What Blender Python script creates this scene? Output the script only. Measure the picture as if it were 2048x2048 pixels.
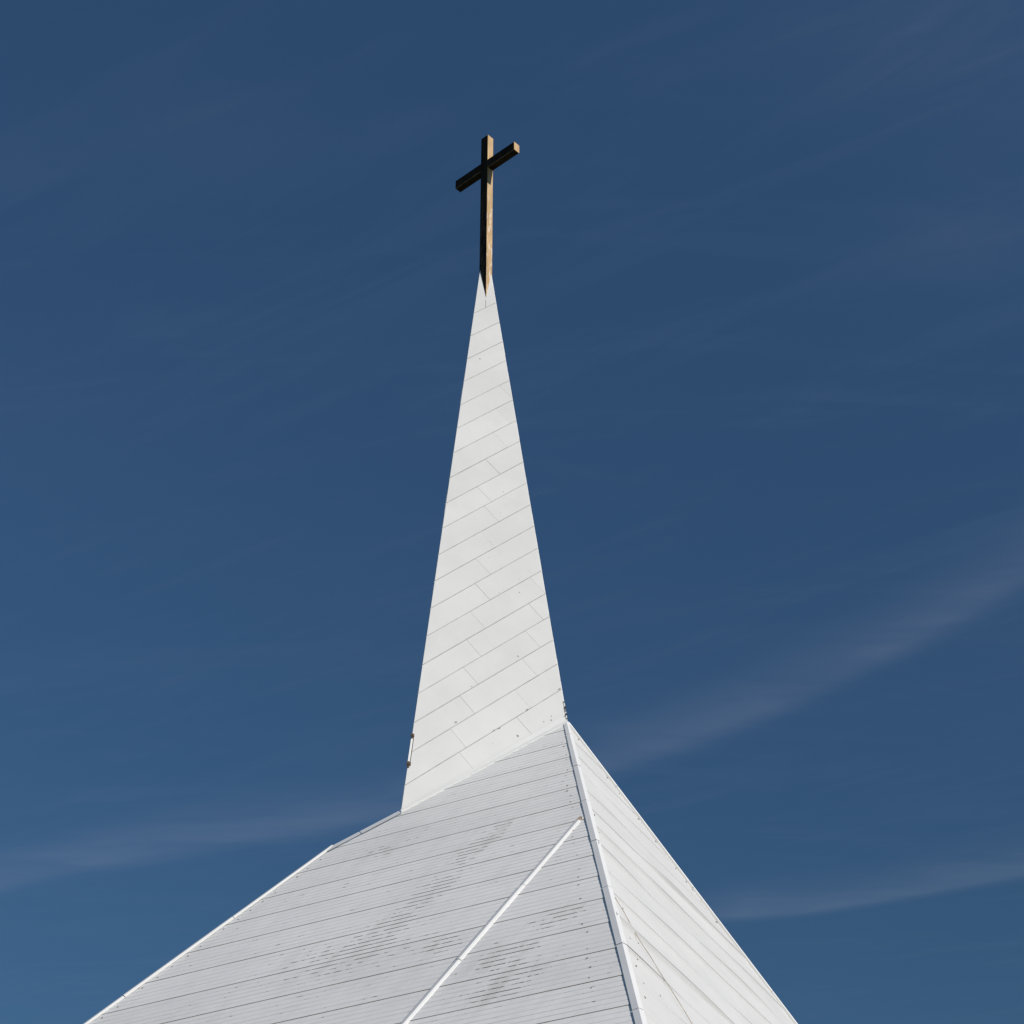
import bpy, bmesh, math, random
from mathutils import Vector, Matrix, noise
random.seed(7)
V = Vector
scene = bpy.context.scene
for o in list(bpy.data.objects):
    bpy.data.objects.remove(o, do_unlink=True)

# ------------------------------------------------------------------ camera
cam_d = bpy.data.cameras.new("camera")
cam_d.sensor_width = 36.0
cam_d.lens = 56.25
cam_d.clip_start = 0.1
cam_d.clip_end = 20000.0
cam = bpy.data.objects.new("camera", cam_d)
scene.collection.objects.link(cam)
cam.location = (0, 0, 1.6)
cam.rotation_euler = (math.radians(90 + 33), 0, 0)
scene.camera = cam

# ------------------------------------------------------------------ exposure
scene.view_settings.view_transform = 'Standard'
scene.view_settings.look = 'None'
scene.view_settings.exposure = 0.0
scene.view_settings.gamma = 1.0

# ------------------------------------------------------------------ sun
SUN_AZ, SUN_EL = math.radians(52.0), math.radians(31.0)     # azimuth to the right of "behind the camera"
sun_dir = V((math.sin(SUN_AZ) * math.cos(SUN_EL), -math.cos(SUN_AZ) * math.cos(SUN_EL), math.sin(SUN_EL)))
sun_d = bpy.data.lights.new("sun", 'SUN')
sun_d.energy = 4.15
sun_d.angle = math.radians(0.5)
sun_d.color = (1.0, 0.955, 0.885)
sun_o = bpy.data.objects.new("sun", sun_d)
scene.collection.objects.link(sun_o)
sun_o.location = sun_dir * 200
sun_o.rotation_euler = (-sun_dir).to_track_quat('-Z', 'Y').to_euler()


# ------------------------------------------------------------------ node helper
class NT:
    def __init__(s, tree):
        s.t = tree
        s.n = tree.nodes
        s.l = tree.links

    def put(s, sock, v):
        if isinstance(v, bpy.types.NodeSocket):
            s.l.new(v, sock)
        elif v is not None:
            sock.default_value = v

    def math(s, op, a, b=None, c=None):
        nd = s.n.new('ShaderNodeMath')
        nd.operation = op
        s.put(nd.inputs[0], a)
        if b is not None:
            s.put(nd.inputs[1], b)
        if c is not None:
            s.put(nd.inputs[2], c)
        return nd.outputs[0]

    def add(s, a, b): return s.math('ADD', a, b)
    def sub(s, a, b): return s.math('SUBTRACT', a, b)
    def mul(s, a, b): return s.math('MULTIPLY', a, b)
    def div(s, a, b): return s.math('DIVIDE', a, b)
    def mx(s, a, b): return s.math('MAXIMUM', a, b)
    def mn(s, a, b): return s.math('MINIMUM', a, b)

    def rng(s, v, a, b, c=0.0, d=1.0, smooth=True):
        nd = s.n.new('ShaderNodeMapRange')
        nd.interpolation_type = 'SMOOTHSTEP' if smooth else 'LINEAR'
        nd.clamp = True
        s.put(nd.inputs[0], v)
        for i, q in enumerate((a, b, c, d)):
            nd.inputs[i + 1].default_value = q
        return nd.outputs[0]

    def xyz(s, v):
        nd = s.n.new('ShaderNodeSeparateXYZ')
        s.put(nd.inputs[0], v)
        return nd.outputs[0], nd.outputs[1], nd.outputs[2]

    def comb(s, x, y, z):
        nd = s.n.new('ShaderNodeCombineXYZ')
        for i, q in enumerate((x, y, z)):
            s.put(nd.inputs[i], q)
        return nd.outputs[0]

    def noise(s, vec, scale=1.0, detail=4.0, rough=0.5, dist=0.0):
        nd = s.n.new('ShaderNodeTexNoise')
        s.put(nd.inputs['Vector'], vec)
        nd.inputs['Scale'].default_value = scale
        nd.inputs['Detail'].default_value = detail
        nd.inputs['Roughness'].default_value = rough
        nd.inputs['Distortion'].default_value = dist
        return nd.outputs[0]

    def vscale(s, vec, sc, off=(0, 0, 0)):
        nd = s.n.new('ShaderNodeMapping')
        s.put(nd.inputs['Vector'], vec)
        nd.inputs['Scale'].default_value = sc
        nd.inputs['Location'].default_value = off
        return nd.outputs[0]

    def mix(s, f, a, b):
        nd = s.n.new('ShaderNodeMix')
        nd.data_type = 'RGBA'
        s.put(nd.inputs[0], f)
        for i, q in ((6, a), (7, b)):
            if isinstance(q, tuple):
                q = (q[0], q[1], q[2], 1.0)
            s.put(nd.inputs[i], q)
        return nd.outputs[2]

    def blob(s, x, y, cx, cy, r, ax=1.0):
        dx = s.mul(s.sub(x, cx), 1.0 / (r * ax))
        dy = s.mul(s.sub(y, cy), 1.0 / r)
        d2 = s.add(s.mul(dx, dx), s.mul(dy, dy))
        return s.math('POWER', 2.718, s.mul(d2, -1.0))


# ------------------------------------------------------------------ world: clear sky with thin cirrus
world = bpy.data.worlds.new("World")
scene.world = world
world.use_nodes = True
wt = NT(world.node_tree)
wt.n.clear()
sky = wt.n.new('ShaderNodeTexSky')
sky.sky_type = 'NISHITA'
sky.sun_disc = False
sky.sun_elevation = SUN_EL
sky.sun_rotation = math.pi - SUN_AZ
sky.altitude = 3000
sky.air_density = 1.4
sky.dust_density = 0.0
sky.ozone_density = 7.5
tc = wt.n.new('ShaderNodeTexCoord')
dx, dy, dz = wt.xyz(tc.outputs['Generated'])
dzc = wt.mx(dz, 0.06)
CX, CY = wt.div(dx, dzc), wt.div(dy, dzc)           # position on a flat cloud layer high above


def poly(x, co):
    r = co[0]
    for c in co[1:]:
        r = wt.add(wt.mul(r, x), c)
    return r


lay = wt.comb(CX, CY, 0.0)
fine = wt.noise(wt.vscale(lay, (1.6, 5.0, 1.0)), 1.5, 4.0, 0.5, 1.2)
broad = wt.noise(wt.vscale(lay, (0.9, 2.2, 1.0), (3.1, 0.4, 0)), 1.3, 4.0, 0.5, 0.5)


def streak(co, s_near, s_far, xa=None, xb=None):
    wide = wt.rng(CX, -0.3, 0.6, 1.35, 1.05)
    d = wt.sub(CY, poly(CX, co))                    # >0: beyond the streak (lower in the sky)
    lo = wt.mul(wt.mx(d, 0.0), 1.0 / s_far)
    hi = wt.mul(wt.mn(d, 0.0), 1.0 / s_near)
    q = wt.mul(wt.add(lo, hi), wide)
    g = wt.math('POWER', 2.718, wt.mul(wt.mul(q, q), -1.0))
    if xa is not None:
        g = wt.mul(g, wt.rng(CX, xa, xb))
    return g


st1 = streak((-0.39, -0.492, -0.587, 2.33), 0.15, 0.060)
st2 = streak((1.123, -2.722, 1.595, 2.650), 0.14, 0.035, 0.28, 0.45)
wisp = wt.mul(wt.add(st1, wt.mul(st2, 1.1)), wt.rng(fine, 0.25, 0.75, 0.45, 1.0))
veil = wt.rng(broad, 0.42, 0.80)
vr = wt.blob(CX, CY, 0.33, 0.86, 0.09, 1.3)
vr2 = wt.blob(CX, CY, 0.42, 1.05, 0.14, 0.5)
vl = wt.blob(CX, CY, -0.24, 0.96, 0.06, 1.4)
# faint fibres all over, drawn out along the wind
rot = wt.n.new('ShaderNodeMapping')
wt.put(rot.inputs['Vector'], lay)
rot.inputs['Rotation'].default_value = (0, 0, math.radians(32))
fib = wt.noise(wt.vscale(rot.outputs[0], (1.1, 6.5, 1.0), (0.3, 1.7, 0)), 1.7, 7.0, 0.62, 1.4)
fib2 = wt.noise(wt.vscale(lay, (0.9, 4.2, 1.0), (5.3, 2.7, 0)), 1.6, 7.0, 0.6, 1.6)
cover = wt.add(wt.mul(wisp, 0.078), wt.mul(veil, 0.006))
cover = wt.add(cover, wt.mul(wt.mul(vr, wt.rng(fib, 0.2, 0.8)), 0.036))
cover = wt.add(cover, wt.mul(wt.mul(vr2, wt.rng(fine, 0.3, 0.7)), 0.022))
cover = wt.add(cover, wt.mul(vl, 0.010))
fibre = wt.add(wt.mul(wt.rng(fib, 0.46, 0.78), 0.012), wt.mul(wt.rng(fib2, 0.48, 0.8), 0.013))
cover = wt.add(cover, fibre)
cover = wt.mul(cover, wt.rng(dz, 0.06, 0.2))
hs = wt.n.new('ShaderNodeHueSaturation')
wt.put(hs.inputs['Color'], sky.outputs[0])
SKY_SAT = 0.98
hs.inputs['Saturation'].default_value = SKY_SAT
wt.put(hs.inputs['Value'], wt.rng(dz, 0.24, 0.78, 0.60, 1.0, False))   # sky value lowered towards the horizon to flatten its gradient
SKY_STRENGTH = 0.068
cl_v = 0.50 / SKY_STRENGTH
tint = wt.n.new('ShaderNodeMix')
tint.data_type = 'RGBA'
tint.blend_type = 'MULTIPLY'
tint.inputs[0].default_value = 1.0
wt.l.new(hs.outputs[0], tint.inputs[6])
tint.inputs[7].default_value = (0.91, 1.11, 1.08, 1.0)
skyc = wt.mix(cover, tint.outputs[2], (cl_v * 0.90, cl_v * 0.98, cl_v * 1.28))
bg = wt.n.new('ShaderNodeBackground')
wt.put(bg.inputs['Color'], skyc)
bg.inputs['Strength'].default_value = SKY_STRENGTH
wo = wt.n.new('ShaderNodeOutputWorld')
wt.l.new(bg.outputs[0], wo.inputs[0])


# ------------------------------------------------------------------ materials
def new_mat(name):
    m = bpy.data.materials.new(name)
    m.use_nodes = True
    t = NT(m.node_tree)
    b = t.n.get('Principled BSDF')
    tcn = t.n.new('ShaderNodeTexCoord')
    return m, t, b, tcn.outputs['Object']


def bump(t, b, h, dist, strength=1.0):
    nd = t.n.new('ShaderNodeBump')
    nd.inputs['Strength'].default_value = strength
    nd.inputs['Distance'].default_value = dist
    t.put(nd.inputs['Height'], h)
    t.l.new(nd.outputs[0], b.inputs['Normal'])


def plain(name, col, rough=0.5, var=0.06, scale=3.0, metallic=0.0):
    m, t, b, oc = new_mat(name)
    n1 = t.noise(oc, scale, 5.0, 0.6)
    k = t.rng(n1, 0.25, 0.75)
    lo = tuple(c * (1 - var) for c in col)
    hi = tuple(min(1.0, c * (1 + var)) for c in col)
    t.put(b.inputs['Base Color'], t.mix(k, lo, hi))
    b.inputs['Roughness'].default_value = rough
    b.inputs['Metallic'].default_value = metallic
    return m


def tone_of(t):
    a = t.n.new('ShaderNodeAttribute')
    a.attribute_name = 'tone'
    return a.outputs['Fac']


def scaled(t, col, f):
    nd = t.n.new('ShaderNodeVectorMath')
    nd.operation = 'SCALE'
    t.put(nd.inputs[0], col)
    t.put(nd.inputs['Scale'], f)
    return nd.outputs[0]


# spire panels: chalky warm white paint, faint chalking and rain marks
def make_spire_mat():
    m, t, b, oc = new_mat('spire_panel_paint')
    n1 = t.noise(oc, 0.9, 5.0, 0.55)
    n2 = t.noise(t.vscale(oc, (6.0, 1.2, 6.0)), 2.0, 6.0, 0.65)
    n3 = t.noise(oc, 38.0, 3.0, 0.6)
    c = t.mix(t.rng(n1, 0.3, 0.7), (0.765, 0.755, 0.748), (0.82, 0.81, 0.80))
    c = t.mix(t.mul(t.rng(n2, 0.58, 0.80), 0.16), c, (0.50, 0.47, 0.43))
    c = t.mix(t.mul(t.rng(n3, 0.66, 0.78), 0.10), c, (0.42, 0.39, 0.35))
    c = scaled(t, c, tone_of(t))
    t.put(b.inputs['Base Color'], c)
    b.inputs['Roughness'].default_value = 0.62
    b.inputs['Specular IOR Level'].default_value = 0.3
    bump(t, b, t.noise(oc, 1.6, 2.0, 0.5), 0.012, 0.6)
    return m


M_spire = make_spire_mat()
M_joint = plain('panel_joint_sealant', (0.40, 0.38, 0.355), 0.85, 0.35, 5.0)
M_hair = plain('fine_panel_joint', (0.54, 0.52, 0.49), 0.85, 0.25, 4.0)
M_grime = plain('grime_spot', (0.36, 0.335, 0.30), 0.9, 0.35, 30.0)
M_rust = plain('rusty_steel', (0.085, 0.06, 0.042), 0.85, 0.5, 18.0)
M_flash = plain('white_flashing', (0.87, 0.86, 0.84), 0.42, 0.03, 2.0)

# stain centres on the ribbed slope (metres along the courses, metres down the slope)
STAINS = [(0.30, 3.60, .20, 1.0), (0.50, 4.08, .26, 1.1), (0.74, 4.42, .24, 1.2), (0.86, 5.08, .26, 1.1), (1.07, 5.45, .22, 1.2), (1.28, 5.88, .26, 1.3),
          (-1.52, 6.72, .16, 1.2), (-1.22, 6.92, .20, 1.6), (-0.88, 7.42, .24, 1.7), (-0.56, 7.68, .20, 1.5), (-1.05, 8.05, .24, 1.5), (-0.72, 8.42, .26, 1.5),
          (2.3, 3.45, .22, 1.3), (1.75, 6.5, .50, 1.9), (0.3, 6.95, .22, 1.3)]


def stain_field(t, x, y):
    acc = None
    for cx, cy, r, ax in STAINS:
        g = t.blob(x, y, cx, cy, r, ax)
        acc = g if acc is None else t.add(acc, g)
    return t.mn(acc, 1.0)


def make_rib_mat():
    m, t, b, oc = new_mat('ribbed_siding_paint')
    x, y, z = t.xyz(oc)
    n1 = t.noise(oc, 0.55, 5.0, 0.55)
    n2 = t.noise(t.vscale(oc, (1.4, 7.0, 1.0)), 1.4, 6.0, 0.65, 0.4)
    # smears run slantwise down the slope
    sl = t.comb(t.sub(x, t.mul(y, 0.29)), t.mul(y, 0.16), 0.0)
    n3 = t.noise(t.vscale(sl, (3.4, 3.4, 1.0)), 1.6, 6.0, 0.62, 0.6)
    c = t.mix(t.rng(n1, 0.3, 0.7), (0.85, 0.828, 0.808), (0.90, 0.878, 0.856))
    c = t.mix(t.mul(t.rng(n2, 0.5, 0.78), 0.16), c, (0.52, 0.52, 0.51))
    st = stain_field(t, x, y)
    c = t.mix(t.mul(t.mul(t.rng(n3, 0.40, 0.72), t.add(t.mul(st, 0.70), 0.24)), 0.38), c, (0.44, 0.42, 0.36))
    c = scaled(t, c, tone_of(t))
    t.put(b.inputs['Base Color'], c)
    b.inputs['Roughness'].default_value = 0.48
    b.inputs['Specular IOR Level'].default_value = 0.35
    h = t.add(t.noise(t.vscale(oc, (0.8, 2.5, 1.0)), 1.2, 3.0, 0.5), t.mul(n1, 0.4))
    bump(t, b, h, 0.022, 0.7)
    return m


def make_groove_mat():
    m, t, b, oc = new_mat('grimy_rib_groove')
    x, y, z = t.xyz(oc)
    row = t.math('FLOOR', t.mul(y, 9.4))
    seed = t.comb(t.mul(x, 7.0), t.mul(row, 7.31), 0.0)
    n1 = t.noise(seed, 1.0, 4.0, 0.62)
    n2 = t.noise(t.comb(t.mul(x, 0.8), t.mul(row, 3.7), 2.0), 1.0, 2.0, 0.5)
    st = stain_field(t, x, y)
    f = t.add(n1, t.add(t.mul(st, 0.235), t.mul(t.sub(n2, 0.5), 0.26)))
    k = t.rng(f, 0.605, 0.715)
    base = t.rng(n2, 0.3, 0.7)
    c = t.mix(base, (0.75, 0.742, 0.73), (0.58, 0.575, 0.56))
    c = t.mix(k, c, (0.060, 0.049, 0.033))
    t.put(b.inputs['Base Color'], c)
    b.inputs['Roughness'].default_value = 0.85
    return m


def make_lap_mat():
    m, t, b, oc = new_mat('course_lap_joint')
    x, y, z = t.xyz(oc)
    n1 = t.noise(t.comb(t.mul(x, 1.3), t.mul(y, 9.0), 0.0), 1.0, 4.0, 0.6)
    dn = t.rng(y, 0.5, 9.0, 0.0, 0.45, False)
    c = t.mix(t.mn(t.add(t.rng(n1, 0.35, 0.75), dn), 1.0), (0.54, 0.525, 0.505), (0.21, 0.185, 0.145))
    t.put(b.inputs['Base Color'], c)
    b.inputs['Roughness'].default_value = 0.85
    return m


M_rib, M_groove, M_lap = make_rib_mat(), make_groove_mat(), make_lap_mat()
M_nail = plain('rusted_fastener', (0.17, 0.145, 0.12), 0.8, 0.4, 25.0)


def make_board_mat():
    m, t, b, oc = new_mat('lapped_board_paint')
    n1 = t.noise(oc, 0.7, 5.0, 0.55)
    n2 = t.noise(t.vscale(oc, (1.0, 5.0, 1.0)), 2.0, 6.0, 0.65)
    n3 = t.noise(oc, 30.0, 2.0, 0.6)
    c = t.mix(t.rng(n1, 0.3, 0.7), (0.57, 0.566, 0.566), (0.615, 0.61, 0.607))
    c = t.mix(t.mul(t.rng(n2, 0.5, 0.8), 0.14), c, (0.36, 0.355, 0.345))
    c = t.mix(t.mul(t.rng(n3, 0.68, 0.78), 0.12), c, (0.25, 0.24, 0.22))
    c = scaled(t, c, tone_of(t))
    t.put(b.inputs['Base Color'], c)
    b.inputs['Roughness'].default_value = 0.6
    b.inputs['Specular IOR Level'].default_value = 0.25
    h = t.noise(t.vscale(oc, (0.45, 1.5, 1.0)), 1.3, 3.0, 0.5)
    bump(t, b, h, 0.05, 0.6)
    return m


M_board = make_board_mat()
M_boardlap = plain('board_lap_joint', (0.36, 0.355, 0.35), 0.85, 0.4, 3.0)
M_cap = plain('painted_cap_metal', (0.66, 0.66, 0.67), 0.42, 0.04, 1.5)
M_cap_sun = plain('sunlit_cap_metal', (0.74, 0.735, 0.73), 0.40, 0.03, 1.5)  # the cap metal again, colour lightened for faces the sun strikes
M_gasket = plain('slate_cap_closure', (0.13, 0.155, 0.185), 0.7, 0.18, 3.0)
M_wire = plain('rusty_wire', (0.50, 0.42, 0.33), 0.8, 0.35, 9.0)
M_render = plain('wall_render', (0.55, 0.53, 0.50), 0.85, 0.08, 1.2)


def make_bronze(name, c1, c2, c3, rough, spec):
    m, t, b, oc = new_mat(name)
    n1 = t.noise(t.vscale(oc, (9.0, 9.0, 1.6)), 1.0, 6.0, 0.6)
    n2 = t.noise(t.vscale(oc, (14.0, 14.0, 3.2), (4, 2, 1)), 1.0, 5.0, 0.65)
    x, y, z = t.xyz(oc)
    low = t.rng(z, 27.4, 25.8)
    c = t.mix(t.rng(n1, 0.32, 0.68), c1, c2)
    k = t.mul(t.rng(n2, 0.50, 0.62), t.add(t.mul(low, 0.75), 0.06))
    c = t.mix(k, c, c3)
    t.put(b.inputs['Base Color'], c)
    b.inputs['Roughness'].default_value = rough
    b.inputs['Specular IOR Level'].default_value = spec
    bump(t, b, n1, 0.004, 0.5)
    return m


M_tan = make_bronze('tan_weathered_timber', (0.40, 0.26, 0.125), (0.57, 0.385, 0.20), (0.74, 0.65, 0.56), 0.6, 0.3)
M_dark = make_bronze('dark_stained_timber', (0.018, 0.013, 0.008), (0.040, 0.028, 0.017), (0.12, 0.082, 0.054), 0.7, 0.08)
M_edge = plain('skylit_timber_edge', (0.17, 0.125, 0.085), 0.75, 0.4, 14.0)  # lighter brown painted on the dark bevels as the skylight they catch


# ------------------------------------------------------------------ object helpers
def frame(origin, u, v, n):
    return Matrix(((u.x, v.x, n.x, origin.x), (u.y, v.y, n.y, origin.y), (u.z, v.z, n.z, origin.z), (0, 0, 0, 1)))


def world_of(o):
    m = o.matrix_basis.copy()
    if o.parent:
        m = world_of(o.parent) @ o.matrix_parent_inverse @ m
    return m


def make_obj(name, bm, mats, parent=None, mw=None):
    me = bpy.data.meshes.new(name)
    bm.to_mesh(me)
    bm.free()
    for m in mats:
        me.materials.append(m)
    o = bpy.data.objects.new(name, me)
    scene.collection.objects.link(o)
    if parent:
        o.parent = parent
        o.matrix_parent_inverse = world_of(parent).inverted()
    o.matrix_basis = mw if mw is not None else Matrix()
    return o


def thing(name, label, cat, loc):
    o = bpy.data.objects.new(name, None)
    o.empty_display_size = 0.5
    scene.collection.objects.link(o)
    o.location = loc
    o['label'] = label
    o['category'] = cat
    return o


def clip(poly2, a, b, c):
    """keep a*x + b*y >= c"""
    out = []
    n = len(poly2)
    for i in range(n):
        p, q = poly2[i], poly2[(i + 1) % n]
        dp, dq = a * p[0] + b * p[1] - c, a * q[0] + b * q[1] - c
        if dp >= 0:
            out.append(p)
        if (dp > 0 > dq) or (dp < 0 < dq):
            k = dp / (dp - dq)
            out.append((p[0] + (q[0] - p[0]) * k, p[1] + (q[1] - p[1]) * k))
    return out


def area(p):
    return 0.5 * sum(p[i][0] * p[(i + 1) % len(p)][1] - p[(i + 1) % len(p)][0] * p[i][1] for i in range(len(p)))


def add_face(bm, pts, mi=0, tone=1.0):
    lay_ = bm.faces.layers.float.get('tone') or bm.faces.layers.float.new('tone')
    vs = [bm.verts.new(p) for p in pts]
    try:
        f = bm.faces.new(vs)
    except ValueError:
        return None
    f.material_index = mi
    f[lay_] = tone
    return f


def add_prism(bm, poly2, z0, z1, mi=0, side_mi=None, tone=1.0, bottom=False):
    if len(poly2) < 3 or abs(area(poly2)) < 1e-5:
        return
    if area(poly2) < 0:
        poly2 = poly2[::-1]
    add_face(bm, [(x, y, z1) for x, y in poly2], mi, tone)
    n = len(poly2)
    for i in range(n):
        p, q = poly2[i], poly2[(i + 1) % n]
        add_face(bm, [(p[0], p[1], z0), (q[0], q[1], z0), (q[0], q[1], z1), (p[0], p[1], z1)], mi if side_mi is None else side_mi, tone)
    if bottom:
        add_face(bm, [(x, y, z0) for x, y in reversed(poly2)], mi, tone)


def strip_surface(bm, poly2, prof, warp=None, cell=None):
    """prof: list of (v, h, material, tone) break points going down the slope"""
    wf = warp or (lambda u, v: 0.0)
    for (v0, h0, m0, t0), (v1, h1, m1, t1) in zip(prof, prof[1:]):
        flat = v1 - v0 < 1e-6
        if flat and abs(h1 - h0) < 1e-6:
            continue
        band = clip(clip(poly2, 0, 1, v0 - (5e-4 if flat else 0)), 0, -1, -(v1 + (5e-4 if flat else 0)))
        if len(band) < 3:
            continue
        ua, ub = min(p[0] for p in band), max(p[0] for p in band)
        if cell:
            k0, k1 = math.floor(ua / cell), math.ceil(ub / cell)
            spans = [(k * cell, (k + 1) * cell) for k in range(k0, k1)]
        else:
            spans = [(ua - 1, ub + 1)]
        for sa, sb in spans:
            if flat:
                a_, b_ = max(sa, ua), min(sb, ub)
                add_face(bm, [(a_, v0, h0 + wf(a_, v0 - .001)), (b_, v0, h0 + wf(b_, v0 - .001)), (b_, v0, h1 + wf(b_, v0 + .001)), (a_, v0, h1 + wf(a_, v0 + .001))], m1, t1)
                continue
            pc = clip(clip(band, 1, 0, sa), -1, 0, -sb)
            if len(pc) < 3 or abs(area(pc)) < 1e-7:
                continue
            if area(pc) < 0:
                pc = pc[::-1]
            pts = []
            for x, y in pc:
                ye = min(max(y, v0 + .001), v1 - .001)
                pts.append((x, y, h0 + (h1 - h0) * (y - v0) / (v1 - v0) + wf(x, ye)))
            add_face(bm, pts, m1, t1)


def disc(bm, x, y, r, z0, h, mi, n=7, ax=1.0):
    ph = random.random() * 6
    pts = [(x + ax * r * (0.8 + 0.4 * random.random()) * math.cos(ph + 2 * math.pi * i / n),
            y + r * (0.8 + 0.4 * random.random()) * math.sin(ph + 2 * math.pi * i / n)) for i in range(n)]
    add_prism(bm, pts, z0, z0 + h, mi)


def sweep(bm, p0, p1, X, Y, prof, mats, tone=1.0, caps=True):
    """closed profile [(x, y)] in the X, Y axes swept from p0 to p1; mats one index per edge"""
    a = [p0 + X * x + Y * y for x, y in prof]
    b = [p1 + X * x + Y * y for x, y in prof]
    n = len(prof)
    for i in range(n):
        k = (i + 1) % n
        add_face(bm, [a[i], a[k], b[k], b[i]], mats[i], tone)
    if caps:
        add_face(bm, a[::-1], mats[0], tone)
        add_face(bm, b, mats[0], tone)
    bmesh.ops.recalc_face_normals(bm, faces=bm.faces[:])


# ------------------------------------------------------------------ ground
bm = bmesh.new()
G = 3000.0
add_face(bm, [(-G, -G, 0), (G, -G, 0), (G, G, 0), (-G, G, 0)])
m, t, b, oc = new_mat('dry_lawn')
n1 = t.noise(oc, 0.35, 6.0, 0.6)
n2 = t.noise(oc, 9.0, 4.0, 0.7)
c = t.mix(t.rng(n1, 0.3, 0.7), (0.055, 0.075, 0.028), (0.10, 0.105, 0.05))
c = t.mix(t.mul(t.rng(n2, 0.4, 0.7), 0.5), c, (0.14, 0.13, 0.075))
t.put(b.inputs['Base Color'], c)
b.inputs['Roughness'].default_value = 0.95
ground = make_obj('ground', bm, [m])
ground['kind'] = 'structure'

# ------------------------------------------------------------------ key points of the church
apex = V((-0.5925, 26.0801, 25.6735))
P1, P2 = V((-1.7734, 24.0538, 11.4961)), V((0.9208, 24.3753, 13.2475))
nS, jS, uS = V((0.0276, -0.9899, 0.1392)).normalized(), V((0.5987, -0.0951, -0.7953)).normalized(), None
uS = jS.cross(nS).normalized()
nS = uS.cross(jS).normalized()
nL, vL = V((-0.353, -0.659, 0.6641)).normalized(), V((-0.2199, -0.6315, -0.7436)).normalized()
uL = vL.cross(nL).normalized()
nL = uL.cross(vL).normalized()
nR, vR = V((0.7753, -0.4106, 0.48)).normalized(), V((0.2893, -0.4447, -0.8477)).normalized()
uR = vR.cross(nR).normalized()
nR = uR.cross(vR).normalized()
rd = V((0.046, -0.7212, -0.6912)).normalized()                 # front hip, coming down towards the viewer
K = V((-2.898, 23.977, 10.822))
EAVE = 4.5
Rb, Mb, Sb, Qb = V((1.503, 15.249, EAVE)), V((-8.984, 20.867, EAVE)), V((7.714, 26.977, EAVE)), V((-1.0, 33.5, EAVE))

church = thing('church', 'white metal-clad church with shaded ribbed roof slope, brighter lapped slope and slender pointed spire', 'church', (0.0, 24.4, 0.0))
FS, FL, FR = frame(apex, uS, jS, nS), frame(P2, uL, vL, nL), frame(P2, uR, vR, nR)


def loc2(F, p):
    q = F.inverted() @ p
    return (q.x, q.y)


# ------------------------------------------------------------------ spire
SEAMS = [1.8413, 2.3671, 2.8797, 3.3681, 3.868, 4.3501, 4.8435, 5.3297, 5.8096, 6.2765, 6.7516, 7.2111, 7.6734, 8.1336, 8.5946,
         9.0385, 9.4819, 9.9294, 10.3878, 10.85]
JOINTS = [(3.882, 5.581), (4.429, 6.057), (4.611, 6.529), (5.035, 6.992), (5.477, 7.453), (5.826, 7.919), (4.943, 8.357), (6.271, 8.378),
          (5.322, 8.825), (6.681, 8.833), (5.732, 9.284), (7.068, 9.283), (6.141, 9.721), (7.461, 9.728), (6.635, 10.181), (7.971, 10.178),
          (6.935, 10.606), (8.116, 10.619), (2.476, 4.103), (2.916, 4.631), (3.348, 5.111)]
P3, P4 = V((0.80, 28.1, 11.4)), V((-1.45, 28.0, 10.6))
GAP, DEPTH = 0.012, 0.008


def clad(bm, F, tri, seams, joints, split_top=None, to_mesh=None):
    """raised panels in a triangle lying in frame F, added in the coordinates of to_mesh"""
    T = to_mesh.inverted() @ F
    tmp = bmesh.new()
    tri2 = [loc2(F, p) for p in tri]
    add_prism(tmp, tri2, -0.02, 0.0, 1)
    edges = [-0.5] + list(seams) + [40.0]
    for a, b_ in zip(edges, edges[1:]):
        band = clip(clip(tri2, 0, 1, a + GAP / 2), 0, -1, -(b_ - GAP / 2))
        if len(band) < 3:
            continue
        cuts = sorted(u for u, v in joints if a < v < b_)
        if a < 0 and split_top is not None:
            cuts = [split_top]
        us = [-99.0] + cuts + [99.0]
        for ua, ub in zip(us, us[1:]):
            g = 0.004 if (ua > -90 or ub < 90) else 0.0
            pc = clip(clip(band, 1, 0, ua + g / 2), -1, 0, -(ub - g / 2))
            dz_ = random.uniform(-0.002, 0.002)
            add_prism(tmp, pc, 0.0, DEPTH + dz_, 0, 0, random.uniform(0.97, 1.015))
    for f in tmp.faces:
        add_face(bm, [T @ v.co for v in f.verts], f.material_index, f[tmp.faces.layers.float['tone']])
    tmp.free()


bm = bmesh.new()
clad(bm, FS, (apex, P1, P2), SEAMS, JOINTS, None, FS)
# fine joint under the foot of the cross
for (u0, v0, u1, v1) in [(1.178, 1.65, 1.315, 1.833)]:
    w_ = 0.006
    dxy = V((u1 - u0, v1 - v0)).normalized()
    nx, ny = -dxy.y * w_, dxy.x * w_
    add_face(bm, [(u0 + nx, v0 + ny, DEPTH + .004), (u0 - nx, v0 - ny, DEPTH + .004), (u1 - nx, v1 - ny, DEPTH + .004), (u1 + nx, v1 + ny, DEPTH + .004)], 2)
for tri in ((apex, P4, P1), (apex, P2, P3), (apex, P3, P4)):
    n_ = (tri[1] - tri[0]).cross(tri[2] - tri[0]).normalized()
    cen = (apex + P1 + P2 + P3 + P4) / 5
    if n_.dot(tri[0] - cen) < 0:
        n_ = -n_
    v_ = (V((0, 0, -1)) - n_ * (-n_.z)).normalized()
    u_ = v_.cross(n_)
    F_ = frame(apex, u_, v_, n_)
    clad(bm, F_, tri, [1.8 + 0.47 * i for i in range(28)], [], None, FS)
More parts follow.
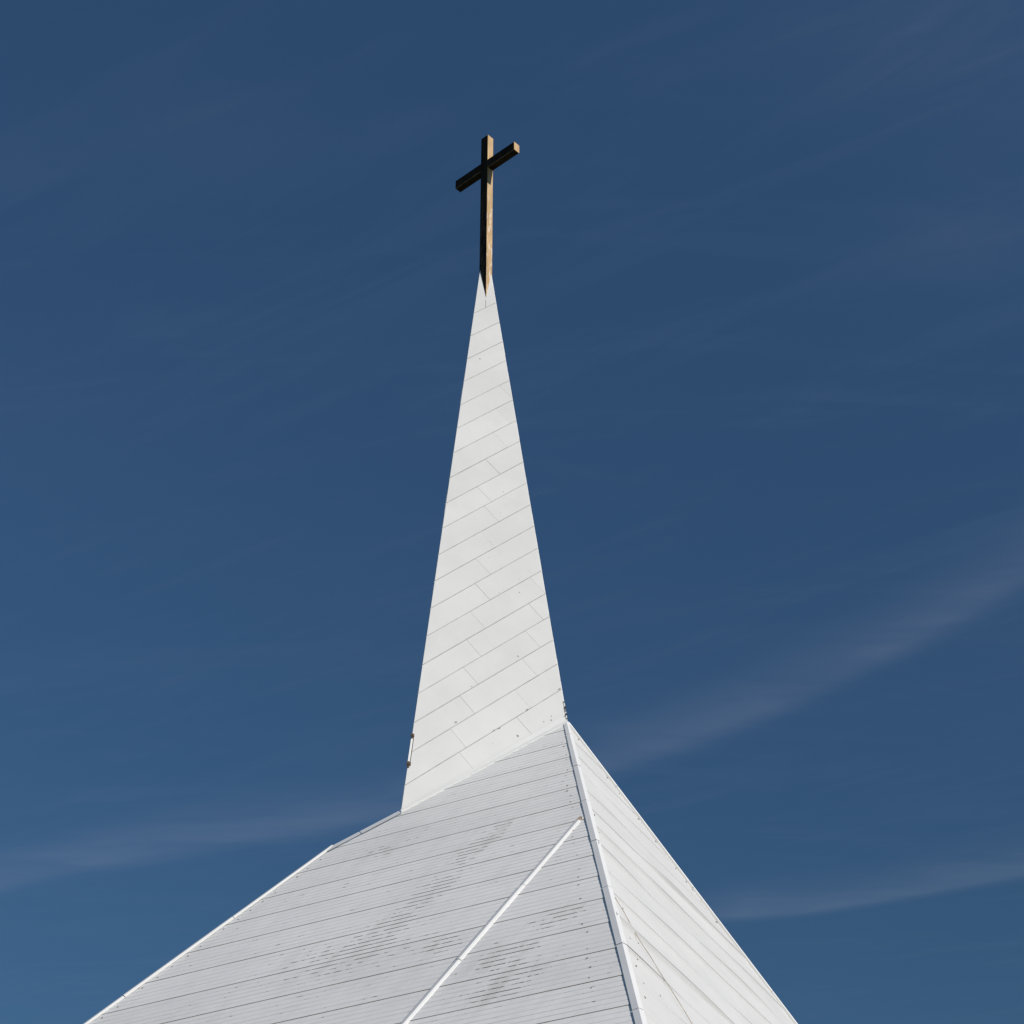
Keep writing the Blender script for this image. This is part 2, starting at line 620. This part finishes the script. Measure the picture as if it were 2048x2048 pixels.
# weather marks on the panels
for (u, v, r, ax) in [(7.139, 10.70, .022, .5), (6.164, 9.403, .018, .5), (2.332, 3.023, .018, .5), (7.30, 10.40, .014, 1.6), (6.70, 10.38, .016, 1.5),
                      (7.82, 9.88, .016, 1.4), (7.4, 10.38, .012, 1.2), (6.5, 10.78, .012, 1), (6.62, 10.73, .010, 1), (6.45, 10.72, .009, 1),
                      (7.9, 10.86, .012, 1.5), (8.5, 10.80, .012, 1), (6.0, 10.36, .012, 2.4), (5.3, 8.3, .010, 1), (4.1, 6.2, .009, .7)]:
    disc(bm, u, v, r, DEPTH, 0.004, 3, 8, ax)
for i in range(7):
    v = random.uniform(4.5, 10.6)
    p1_, p2_ = loc2(FS, P1), loc2(FS, P2)
    ua_, ub_ = p2_[0] * v / p2_[1], p1_[0] * v / p1_[1]
    u = ua_ + (ub_ - ua_) * random.uniform(.08, .90)
    disc(bm, u, v, random.uniform(.004, .008), DEPTH, 0.003, 3, 6, 1.4)
spire = make_obj('spire', bm, [M_spire, M_joint, M_hair, M_grime], church, FS)

# corner trim on the left edge with a sprung, rusted length near the foot
eL = (P1 - apex).normalized()
eR = (P2 - apex).normalized()
for (pa, k0, k1, side, lab) in [(P1, 0.899, 0.937, -1, 'sprung corner trim with rusted ends'), (P2, 0.968, 0.997, 1, 'corner trim peppered with rust')]:
    e = (pa - apex)
    X = nS.cross(e.normalized()).normalized()
    if X.x * side < 0:
        X = -X
    a_, b_ = apex + e * k0, apex + e * k1
    bm = bmesh.new()
    wq = .024 if side < 0 else .006
    sweep(bm, a_ + nS * .012, b_ + nS * .012, X, nS, [(-wq, 0.0), (.012, 0.0), (.010, .007 if side < 0 else .004), (-wq, .005 if side < 0 else .003)], [0, 0, 0, 0])
    if side < 0:
        en = e.normalized()
        for q, s in ((a_, 0.75), (b_, 0.95)):
            sweep(bm, q - en * .028 * s + nS * .014, q + en * .034 * s + nS * .014, X, nS, [(-.05 * s, 0), (.012, 0), (.024, .030), (-.02, .034)], [1, 1, 1, 1])
            sweep(bm, q + en * .030 * s + nS * .014, q + en * .075 * s + nS * .014, X, nS, [(-.03 * s, 0), (.004, 0), (.008, .024), (-.012, .026)], [1, 1, 1, 1])
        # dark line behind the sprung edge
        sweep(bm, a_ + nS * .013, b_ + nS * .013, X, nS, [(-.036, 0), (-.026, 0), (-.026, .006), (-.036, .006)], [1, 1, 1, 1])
    else:
        for i in range(6):
            q = a_ + (b_ - a_) * (i + random.random()) / 6
            sweep(bm, q - eR * random.uniform(.006, .018) + nS * .016, q + eR * random.uniform(.006, .018) + nS * .016, X, nS,
                  [(-.002, 0), (.017, 0), (.017, .012), (0, .011)], [1, 1, 1, 1])
    o = make_obj('corner_trim', bm, [M_flash, M_rust], spire)
    o['label'] = lab

# flashing along the foot of the spire
bd = (P2 - P1).normalized()
perp = nS.cross(bd).normalized()
if perp.z < 0:
    perp = -perp
out = (nL - bd * nL.dot(bd)).normalized()
dn = out.cross(bd).normalized()
if dn.z > 0:
    dn = -dn
bm = bmesh.new()
N = 10
rows = []
for i in range(N + 1):
    k = i / N
    p = P1 + (P2 - P1) * (k * 0.995 + 0.002)
    up = 0.035 + 0.10 * max(0.0, k - 0.25) ** 0.9
    rows.append([p + perp * up + nS * 0.022, p + perp * 0.012 + nS * 0.034, p + dn * (0.035 + .055 * k) + nL * 0.020, p + dn * (0.035 + .055 * k) - nL * 0.01])
for a_, b_ in zip(rows, rows[1:]):
    for q in range(3):
        add_face(bm, [a_[q], a_[q + 1], b_[q + 1], b_[q]])
bmesh.ops.remove_doubles(bm, verts=bm.verts[:], dist=1e-5)
bmesh.ops.recalc_face_normals(bm, faces=bm.faces[:])
make_obj('base_flashing', bm, [M_flash], church)

# ------------------------------------------------------------------ ribbed left slope
COURSES = [0.39, 1.0095, 1.6213, 2.2413, 2.8749, 3.4949, 4.1236, 4.7199, 5.3558, 6.0035, 6.6493, 7.3053, 7.9668, 8.6154, 9.2702]
while COURSES[-1] < 13.2:
    COURSES.append(COURSES[-1] + 0.655)
polyL = [loc2(FL, p) for p in (P1, P2, Rb, Mb, K)]
prof = [(-0.3, 0.010, 0, 1.0)]
tone = 1.0
for i, v in enumerate(COURSES):
    v1 = COURSES[i + 1] if i + 1 < len(COURSES) else v + 0.655
    # the upper course laps over the lower one: small drop and a dark joint
    prof += [(v - 0.006, 0.008, 0, tone), (v - 0.006, 0.004, 1, tone), (v + 0.006, 0.003, 1, 1.0)]
    tone = random.uniform(0.965, 1.02)
    prof += [(v + 0.006, 0.004, 0, tone)]
    pitch = (v1 - v) / 6.0
    for k in range(1, 6):
        c = v + pitch * k
        base = 0.004 + 0.006 * k / 6.0
        gw = 0.008
        prof += [(c - gw - 0.006, base, 0, tone), (c - gw, base - 0.0015, 0, tone), (c + gw, base - 0.0015, 2, 1.0), (c + gw + 0.006, base, 0, tone)]
prof += [(14.0, 0.012, 0, tone)]
bm = bmesh.new()
strip_surface(bm, polyL, prof)
# fasteners along the hip and along the left edge
rl = loc2(FL, P2 + rd)


def on_ridge(v):
    return rl[0] * v / rl[1]


def on_edge(v):
    a_, b_ = polyL[4], polyL[3]
    return a_[0] + (b_[0] - a_[0]) * (v - a_[1]) / (b_[1] - a_[1])


for i, v in enumerate(COURSES[:-1]):
    v1 = COURSES[i + 1]
    for fr in ((0.2, 0.82) if i % 2 else (0.15, 0.5, 0.86)):
        vv = v + (v1 - v) * fr
        if vv > 0.9 and vv < 9.6 and random.random() < 0.85:
            off = 0.15 + 0.34 * min(1.0, max(0, (vv - 1) / 8))
            disc(bm, on_ridge(vv) + off + random.uniform(-.03, .03), vv, random.uniform(.006, .012), 0.010, 0.003, 3, 7, 1.2)
        if vv > 3.1 and random.random() < 0.75:
            disc(bm, on_edge(vv) - 0.17 + random.uniform(-.02, .02), vv, random.uniform(.008, .012), 0.010, 0.003, 3, 7, 1.2)
slope = make_obj('roof_slope', bm, [M_rib, M_lap, M_groove, M_nail], church, FL)
slope['label'] = 'shaded roof slope of ribbed siding with dark grime streaks'

# ------------------------------------------------------------------ lapped right slope
BOARDS = [0.05 + 0.683 * i for i in range(-1, 17)]
BOARDS = [0.733 + 0.6815 * i for i in range(-1, 17)]
polyR = [loc2(FR, p) for p in (P2, Sb, Rb)]
prof = [(-1.0, 0.02, 0, 1.0)]
tone = 1.0
for i, v in enumerate(BOARDS):
    prof += [(v - 0.20, -0.022, 0, tone), (v - 0.08, -0.022, 0, tone), (v, -0.022, 0, tone), (v, -0.027, 0, tone), (v + 0.005, -0.027, 1, 1.0)]
    tone = random.uniform(0.975, 1.02)
    prof += [(v + q, -0.022, 0, tone) for q in (0.005, 0.018, 0.032, 0.05, 0.075, 0.11, 0.16, 0.28, 0.40)]
prof += [(16.0, -0.022, 0, tone)]


def board_warp(u, v):
    """oil-canned sheet: each board dips under the lip of the board above, more in some lengths than in others"""
    i = int(math.floor((v - BOARDS[0] - 0.0005) / 0.6815))
    d = v - (BOARDS[0] + 0.6815 * i)

    def lip(j):
        return 0.009 + 0.052 * max(0.0, noise.noise(V((u * 0.55 + j * 13.7, j * 3.1, 0.5))) + 0.16)

    wd = 0.055 + 0.12 * max(0.0, noise.noise(V((u * 0.30 + i * 5.3, i * 7.7, 4.5))) + 0.2)
    below = lip(i) * max(0.0, 1.0 - d / wd) ** 1.5
    above = lip(i + 1) * max(0.0, d / 0.6815) ** 2.5
    return below + above + 0.004 * noise.noise(V((u * 0.5, v * 1.2, i * 2.0)))


bm = bmesh.new()
strip_surface(bm, polyR, prof, board_warp, 0.22)
bmesh.ops.remove_doubles(bm, verts=bm.verts[:], dist=1e-4)
bmesh.ops.recalc_face_normals(bm, faces=bm.faces[:])
for f in bm.faces:
    f.smooth = f.material_index == 0
for e_ in bm.edges:
    if len(e_.link_faces) != 2 or e_.calc_face_angle(0.0) > 1.1 or e_.link_faces[0].material_index != e_.link_faces[1].material_index:
        e_.smooth = False
for (u, v) in [(2.767, 7.152), (3.081, 7.831), (3.134, 8.149), (2.715, 8.081), (2.392, 6.344), (3.351, 8.509), (1.35, 3.60), (1.6, 4.2), (2.1, 5.5), (2.45, 6.65), (2.5, 7.05), (2.9, 7.6)]:
    disc(bm, u, v, random.uniform(.010, .015), -0.024, 0.010, 2, 7)
rr = loc2(FR, P2 + rd)
su = loc2(FR, Sb)
for i in range(15):                                    # rust specks under the verge trim
    k = (i + random.random()) / 26 * 0.62
    disc(bm, su[0] * k + random.uniform(.05, .08), su[1] * k + random.uniform(.05, .09), random.uniform(.008, .016), -0.024, 0.012, 2, 7, 1.6)
slope2 = make_obj('roof_slope', bm, [M_board, M_boardlap, M_nail], church, FR)
slope2['label'] = 'sunlit roof slope of plain lapped boards'

# ------------------------------------------------------------------ hidden rear slopes
for tri in ((P1, K, Qb), (K, Mb, Qb), (P2, Sb, Qb), (P1, P2, Qb)):
    n_ = (tri[1] - tri[0]).cross(tri[2] - tri[0]).normalized()
    if n_.z < 0:
        n_ = -n_
    v_ = (V((0, 0, -1)) - n_ * (-n_.z)).normalized()
    u_ = v_.cross(n_)
    F_ = frame(tri[0], u_, v_, n_)
    p2_ = [loc2(F_, p) for p in tri]
    lo, hi = min(p[1] for p in p2_), max(p[1] for p in p2_)
    prof = [(lo - .1, 0.0, 0, 1.0)]
    v = lo + 0.4
    while v < hi:
        prof += [(v - .009, 0.0, 0, 1.0), (v - .009, -.014, 1, 1.0), (v + .009, -.014, 1, 1.0), (v + .009, -.008, 0, 1.0)]
        v += 0.65
    prof += [(hi + .1, 0.0, 0, 1.0)]
    bm = bmesh.new()
    strip_surface(bm, p2_, prof)
    make_obj('roof_slope', bm, [M_board, M_lap], church, F_)


# ------------------------------------------------------------------ front hip cap, in sections
aL = (-uL + uL.dot(rd) * rd).normalized()                # across the left slope, away from the hip
aL = nL.cross(rd).normalized()
if aL.x > 0:
    aL = -aL
aR = nR.cross(rd).normalized()
if aR.x < 0:
    aR = -aR
JT = [0.02, 0.66, 2.16, 3.63, 5.13, 6.64, 8.24, 9.79, 11.3, 12.6]
CAP_L, CAP_H, CAP_R = 0.080, 0.019, 0.034
for i, (t0, t1) in enumerate(zip(JT, JT[1:])):
    tw0, tw1 = 0.75 + 0.25 * min(1, t0 / 3), 0.75 + 0.25 * min(1, t1 / 3)
    bm = bmesh.new()
    e = 0.002 * (i % 2)
    ends = []
    for t_, s_ in ((t0 + 0.008, tw0), (t1 - 0.004, tw1)):
        o_ = P2 + rd * t_
        ends.append([o_ + aL * (CAP_L * s_) + nL * 0.004,
                     o_ + aL * (CAP_L * s_) + nL * (CAP_H + e),
                     o_ + aL * 0.006 + nL * (CAP_H + e),
                     o_ + aR * (CAP_R * s_) + nR * (0.026 + e),
                     o_ + aR * (CAP_R * s_ + .010) - nR * 0.03])
    a_, b_ = ends
    for q, mi in ((0, 0), (1, 0), (2, 1), (3, 1)):
        add_face(bm, [a_[q], a_[q + 1], b_[q + 1], b_[q]], mi)
    add_face(bm, a_[::-1], 2)
    add_face(bm, b_, 2)
    bmesh.ops.recalc_face_normals(bm, faces=bm.faces[:])
    make_obj('hip_cap', bm, [M_cap, M_cap_sun, M_gasket], church)

# ------------------------------------------------------------------ cover strips: across the ribbed slope and down the left edge


def cover_strip(pa, pb, n, joints, name, w=1.0, label=None, shift=0.0):
    d = (pb - pa)
    ln = d.length
    d.normalize()
    X = d.cross(n).normalized()
    if X.x < 0:
        X = -X
    cuts = [0.0] + joints + [ln]
    for i, (t0, t1) in enumerate(zip(cuts, cuts[1:])):
        bm = bmesh.new()
        e = 0.003 * (i % 2)
        pr = [(-.060 * w, 0.006), (-.058 * w, 0.032 + e), (.012 * w, 0.034 + e), (.056 * w, 0.014 + e), (.060 * w, 0.006)]
        pr = [(x + shift, y) for x, y in pr]
        sweep(bm, pa + d * (t0 + .008), pb - d * (ln - t1 + .004), X, n, pr, [0, 0, 1, 1, 2])
        o = make_obj(name, bm, [M_cap, M_cap_sun, M_gasket], church)
        if label:
            o['label'] = label


LP = lambda u, v: P2 + uL * u + vL * v
bt, bb = LP(-1.035, 4.15), LP(0.96, 10.9)
cover_strip(bt, bb, nL, [1.70, 3.42, 5.1], 'cover_strip', 0.62, 'pale strip slanting across the ribbed slope')
bm = bmesh.new()
for i in range(3):
    c_ = LP(-1.055 + .015 * i, 4.085 + .035 * i)
    sweep(bm, c_ - uL * .02, c_ + uL * .03, vL, nL, [(-.016, .012), (.02, .012), (.014, .038 - .006 * i), (-.012, .038)], [0, 0, 0, 0])
o = make_obj('strip_end_cap', bm, [plain('orange_rust', (0.52, 0.42, 0.34), .8, .3, 20)], church)
o['label'] = 'orange rusted end of the cover strip'

ed = (Mb - K)
cover_strip(K - ed.normalized() * 0.12 + nL * .01, Mb, nL, [2.05, 4.06, 6.1], 'edge_cap', 0.48, 'bright capping down the left roof edge', 0.018)

# low grey trim between the spire foot and the capping
bm = bmesh.new()
d1 = (K - P1).normalized()
X = nL.cross(d1).normalized()
if X.z > 0:
    X = -X
ln = (K - P1).length
for (t0, t1, wd) in ((0.02, ln * .55, 0.085), (ln * .55 + .012, ln, 0.075)):
    sweep(bm, P1 + d1 * t0, P1 + d1 * t1, X, nL, [(-.02, 0.0), (-.02, .035), (wd, .024), (wd + .006, .005)], [0, 0, 1, 1])
make_obj('edge_trim', bm, [M_cap, M_gasket], church)

# ------------------------------------------------------------------ verge trim on the right silhouette
sd = (Sb - P2)
sl_ = sd.length
sd.normalize()
X = nR.cross(sd).normalized()
if X.z > 0:
    X = -X
cuts = [0.03, 1.35, 3.38, 5.4, 7.5, sl_]
for i, (t0, t1) in enumerate(zip(cuts, cuts[1:])):
    bm = bmesh.new()
    sweep(bm, P2 + sd * (t0 + .004), P2 + sd * (t1 - .002), X, nR, [(-.03, -.06), (-.03, .022), (.034, .018), (.038, -.022)], [0, 0, 0, 0])
    make_obj('verge_trim', bm, [M_flash, M_joint], church)

# thin rusty wire running down the boards
pts = [(2.62, 6.33), (2.545, 6.55), (2.53, 6.85), (2.47, 7.08), (2.375, 7.25), (2.315, 7.493), (2.227, 7.696), (2.132, 7.949), (2.07, 8.22), (2.0, 8.6), (1.95, 9.2)]
bm = bmesh.new()
prev = None
for p, q in zip(pts, pts[1:]):
    a_, b_ = V((p[0], p[1], 0.012)), V((q[0], q[1], 0.012))
    dd = (b_ - a_).normalized()
    X_ = V((-dd.y, dd.x, 0))
    sweep(bm, a_ - dd * .003, b_ + dd * .003, X_, V((0, 0, 1)), [(-.0035, -.004), (.0035, -.004), (.003, .004), (-.003, .004)], [0, 0, 0, 0])
make_obj('wire', bm, [M_wire], church, FR)

# ------------------------------------------------------------------ walls below the eaves (out of frame)
cen = (Rb + Mb + Sb + Qb) / 4
foot = [cen + (p - cen) * 0.92 for p in (Rb, Sb, Qb, Mb)]
bm = bmesh.new()
add_prism(bm, [(p.x, p.y) for p in foot], 0.0, EAVE - 0.02, 0)
make_obj('wall', bm, [M_render], church)
bm = bmesh.new()
add_prism(bm, [(p.x, p.y) for p in (Rb, Sb, Qb, Mb)], EAVE - 0.16, EAVE - 0.005, 0, None, 1.0, True)
make_obj('eaves', bm, [M_cap], church)

# ------------------------------------------------------------------ cross
al = math.radians(42.5)
tD, tL = V((math.cos(al), -math.sin(al), 0)), V((math.sin(al), math.cos(al), 0))
Cc = V((-0.547, 25.800, 0.0))                           # nearest edge of the post
WD, WL, ZT = 0.205, 0.176, 28.57
B0, B1 = 27.555, 27.79
cross = thing('cross', 'tall tan and black wooden cross standing on the tip of the white spire', 'cross', (Cc - tD * WD / 2 + tL * WL / 2) + V((0, 0, 23.2)))


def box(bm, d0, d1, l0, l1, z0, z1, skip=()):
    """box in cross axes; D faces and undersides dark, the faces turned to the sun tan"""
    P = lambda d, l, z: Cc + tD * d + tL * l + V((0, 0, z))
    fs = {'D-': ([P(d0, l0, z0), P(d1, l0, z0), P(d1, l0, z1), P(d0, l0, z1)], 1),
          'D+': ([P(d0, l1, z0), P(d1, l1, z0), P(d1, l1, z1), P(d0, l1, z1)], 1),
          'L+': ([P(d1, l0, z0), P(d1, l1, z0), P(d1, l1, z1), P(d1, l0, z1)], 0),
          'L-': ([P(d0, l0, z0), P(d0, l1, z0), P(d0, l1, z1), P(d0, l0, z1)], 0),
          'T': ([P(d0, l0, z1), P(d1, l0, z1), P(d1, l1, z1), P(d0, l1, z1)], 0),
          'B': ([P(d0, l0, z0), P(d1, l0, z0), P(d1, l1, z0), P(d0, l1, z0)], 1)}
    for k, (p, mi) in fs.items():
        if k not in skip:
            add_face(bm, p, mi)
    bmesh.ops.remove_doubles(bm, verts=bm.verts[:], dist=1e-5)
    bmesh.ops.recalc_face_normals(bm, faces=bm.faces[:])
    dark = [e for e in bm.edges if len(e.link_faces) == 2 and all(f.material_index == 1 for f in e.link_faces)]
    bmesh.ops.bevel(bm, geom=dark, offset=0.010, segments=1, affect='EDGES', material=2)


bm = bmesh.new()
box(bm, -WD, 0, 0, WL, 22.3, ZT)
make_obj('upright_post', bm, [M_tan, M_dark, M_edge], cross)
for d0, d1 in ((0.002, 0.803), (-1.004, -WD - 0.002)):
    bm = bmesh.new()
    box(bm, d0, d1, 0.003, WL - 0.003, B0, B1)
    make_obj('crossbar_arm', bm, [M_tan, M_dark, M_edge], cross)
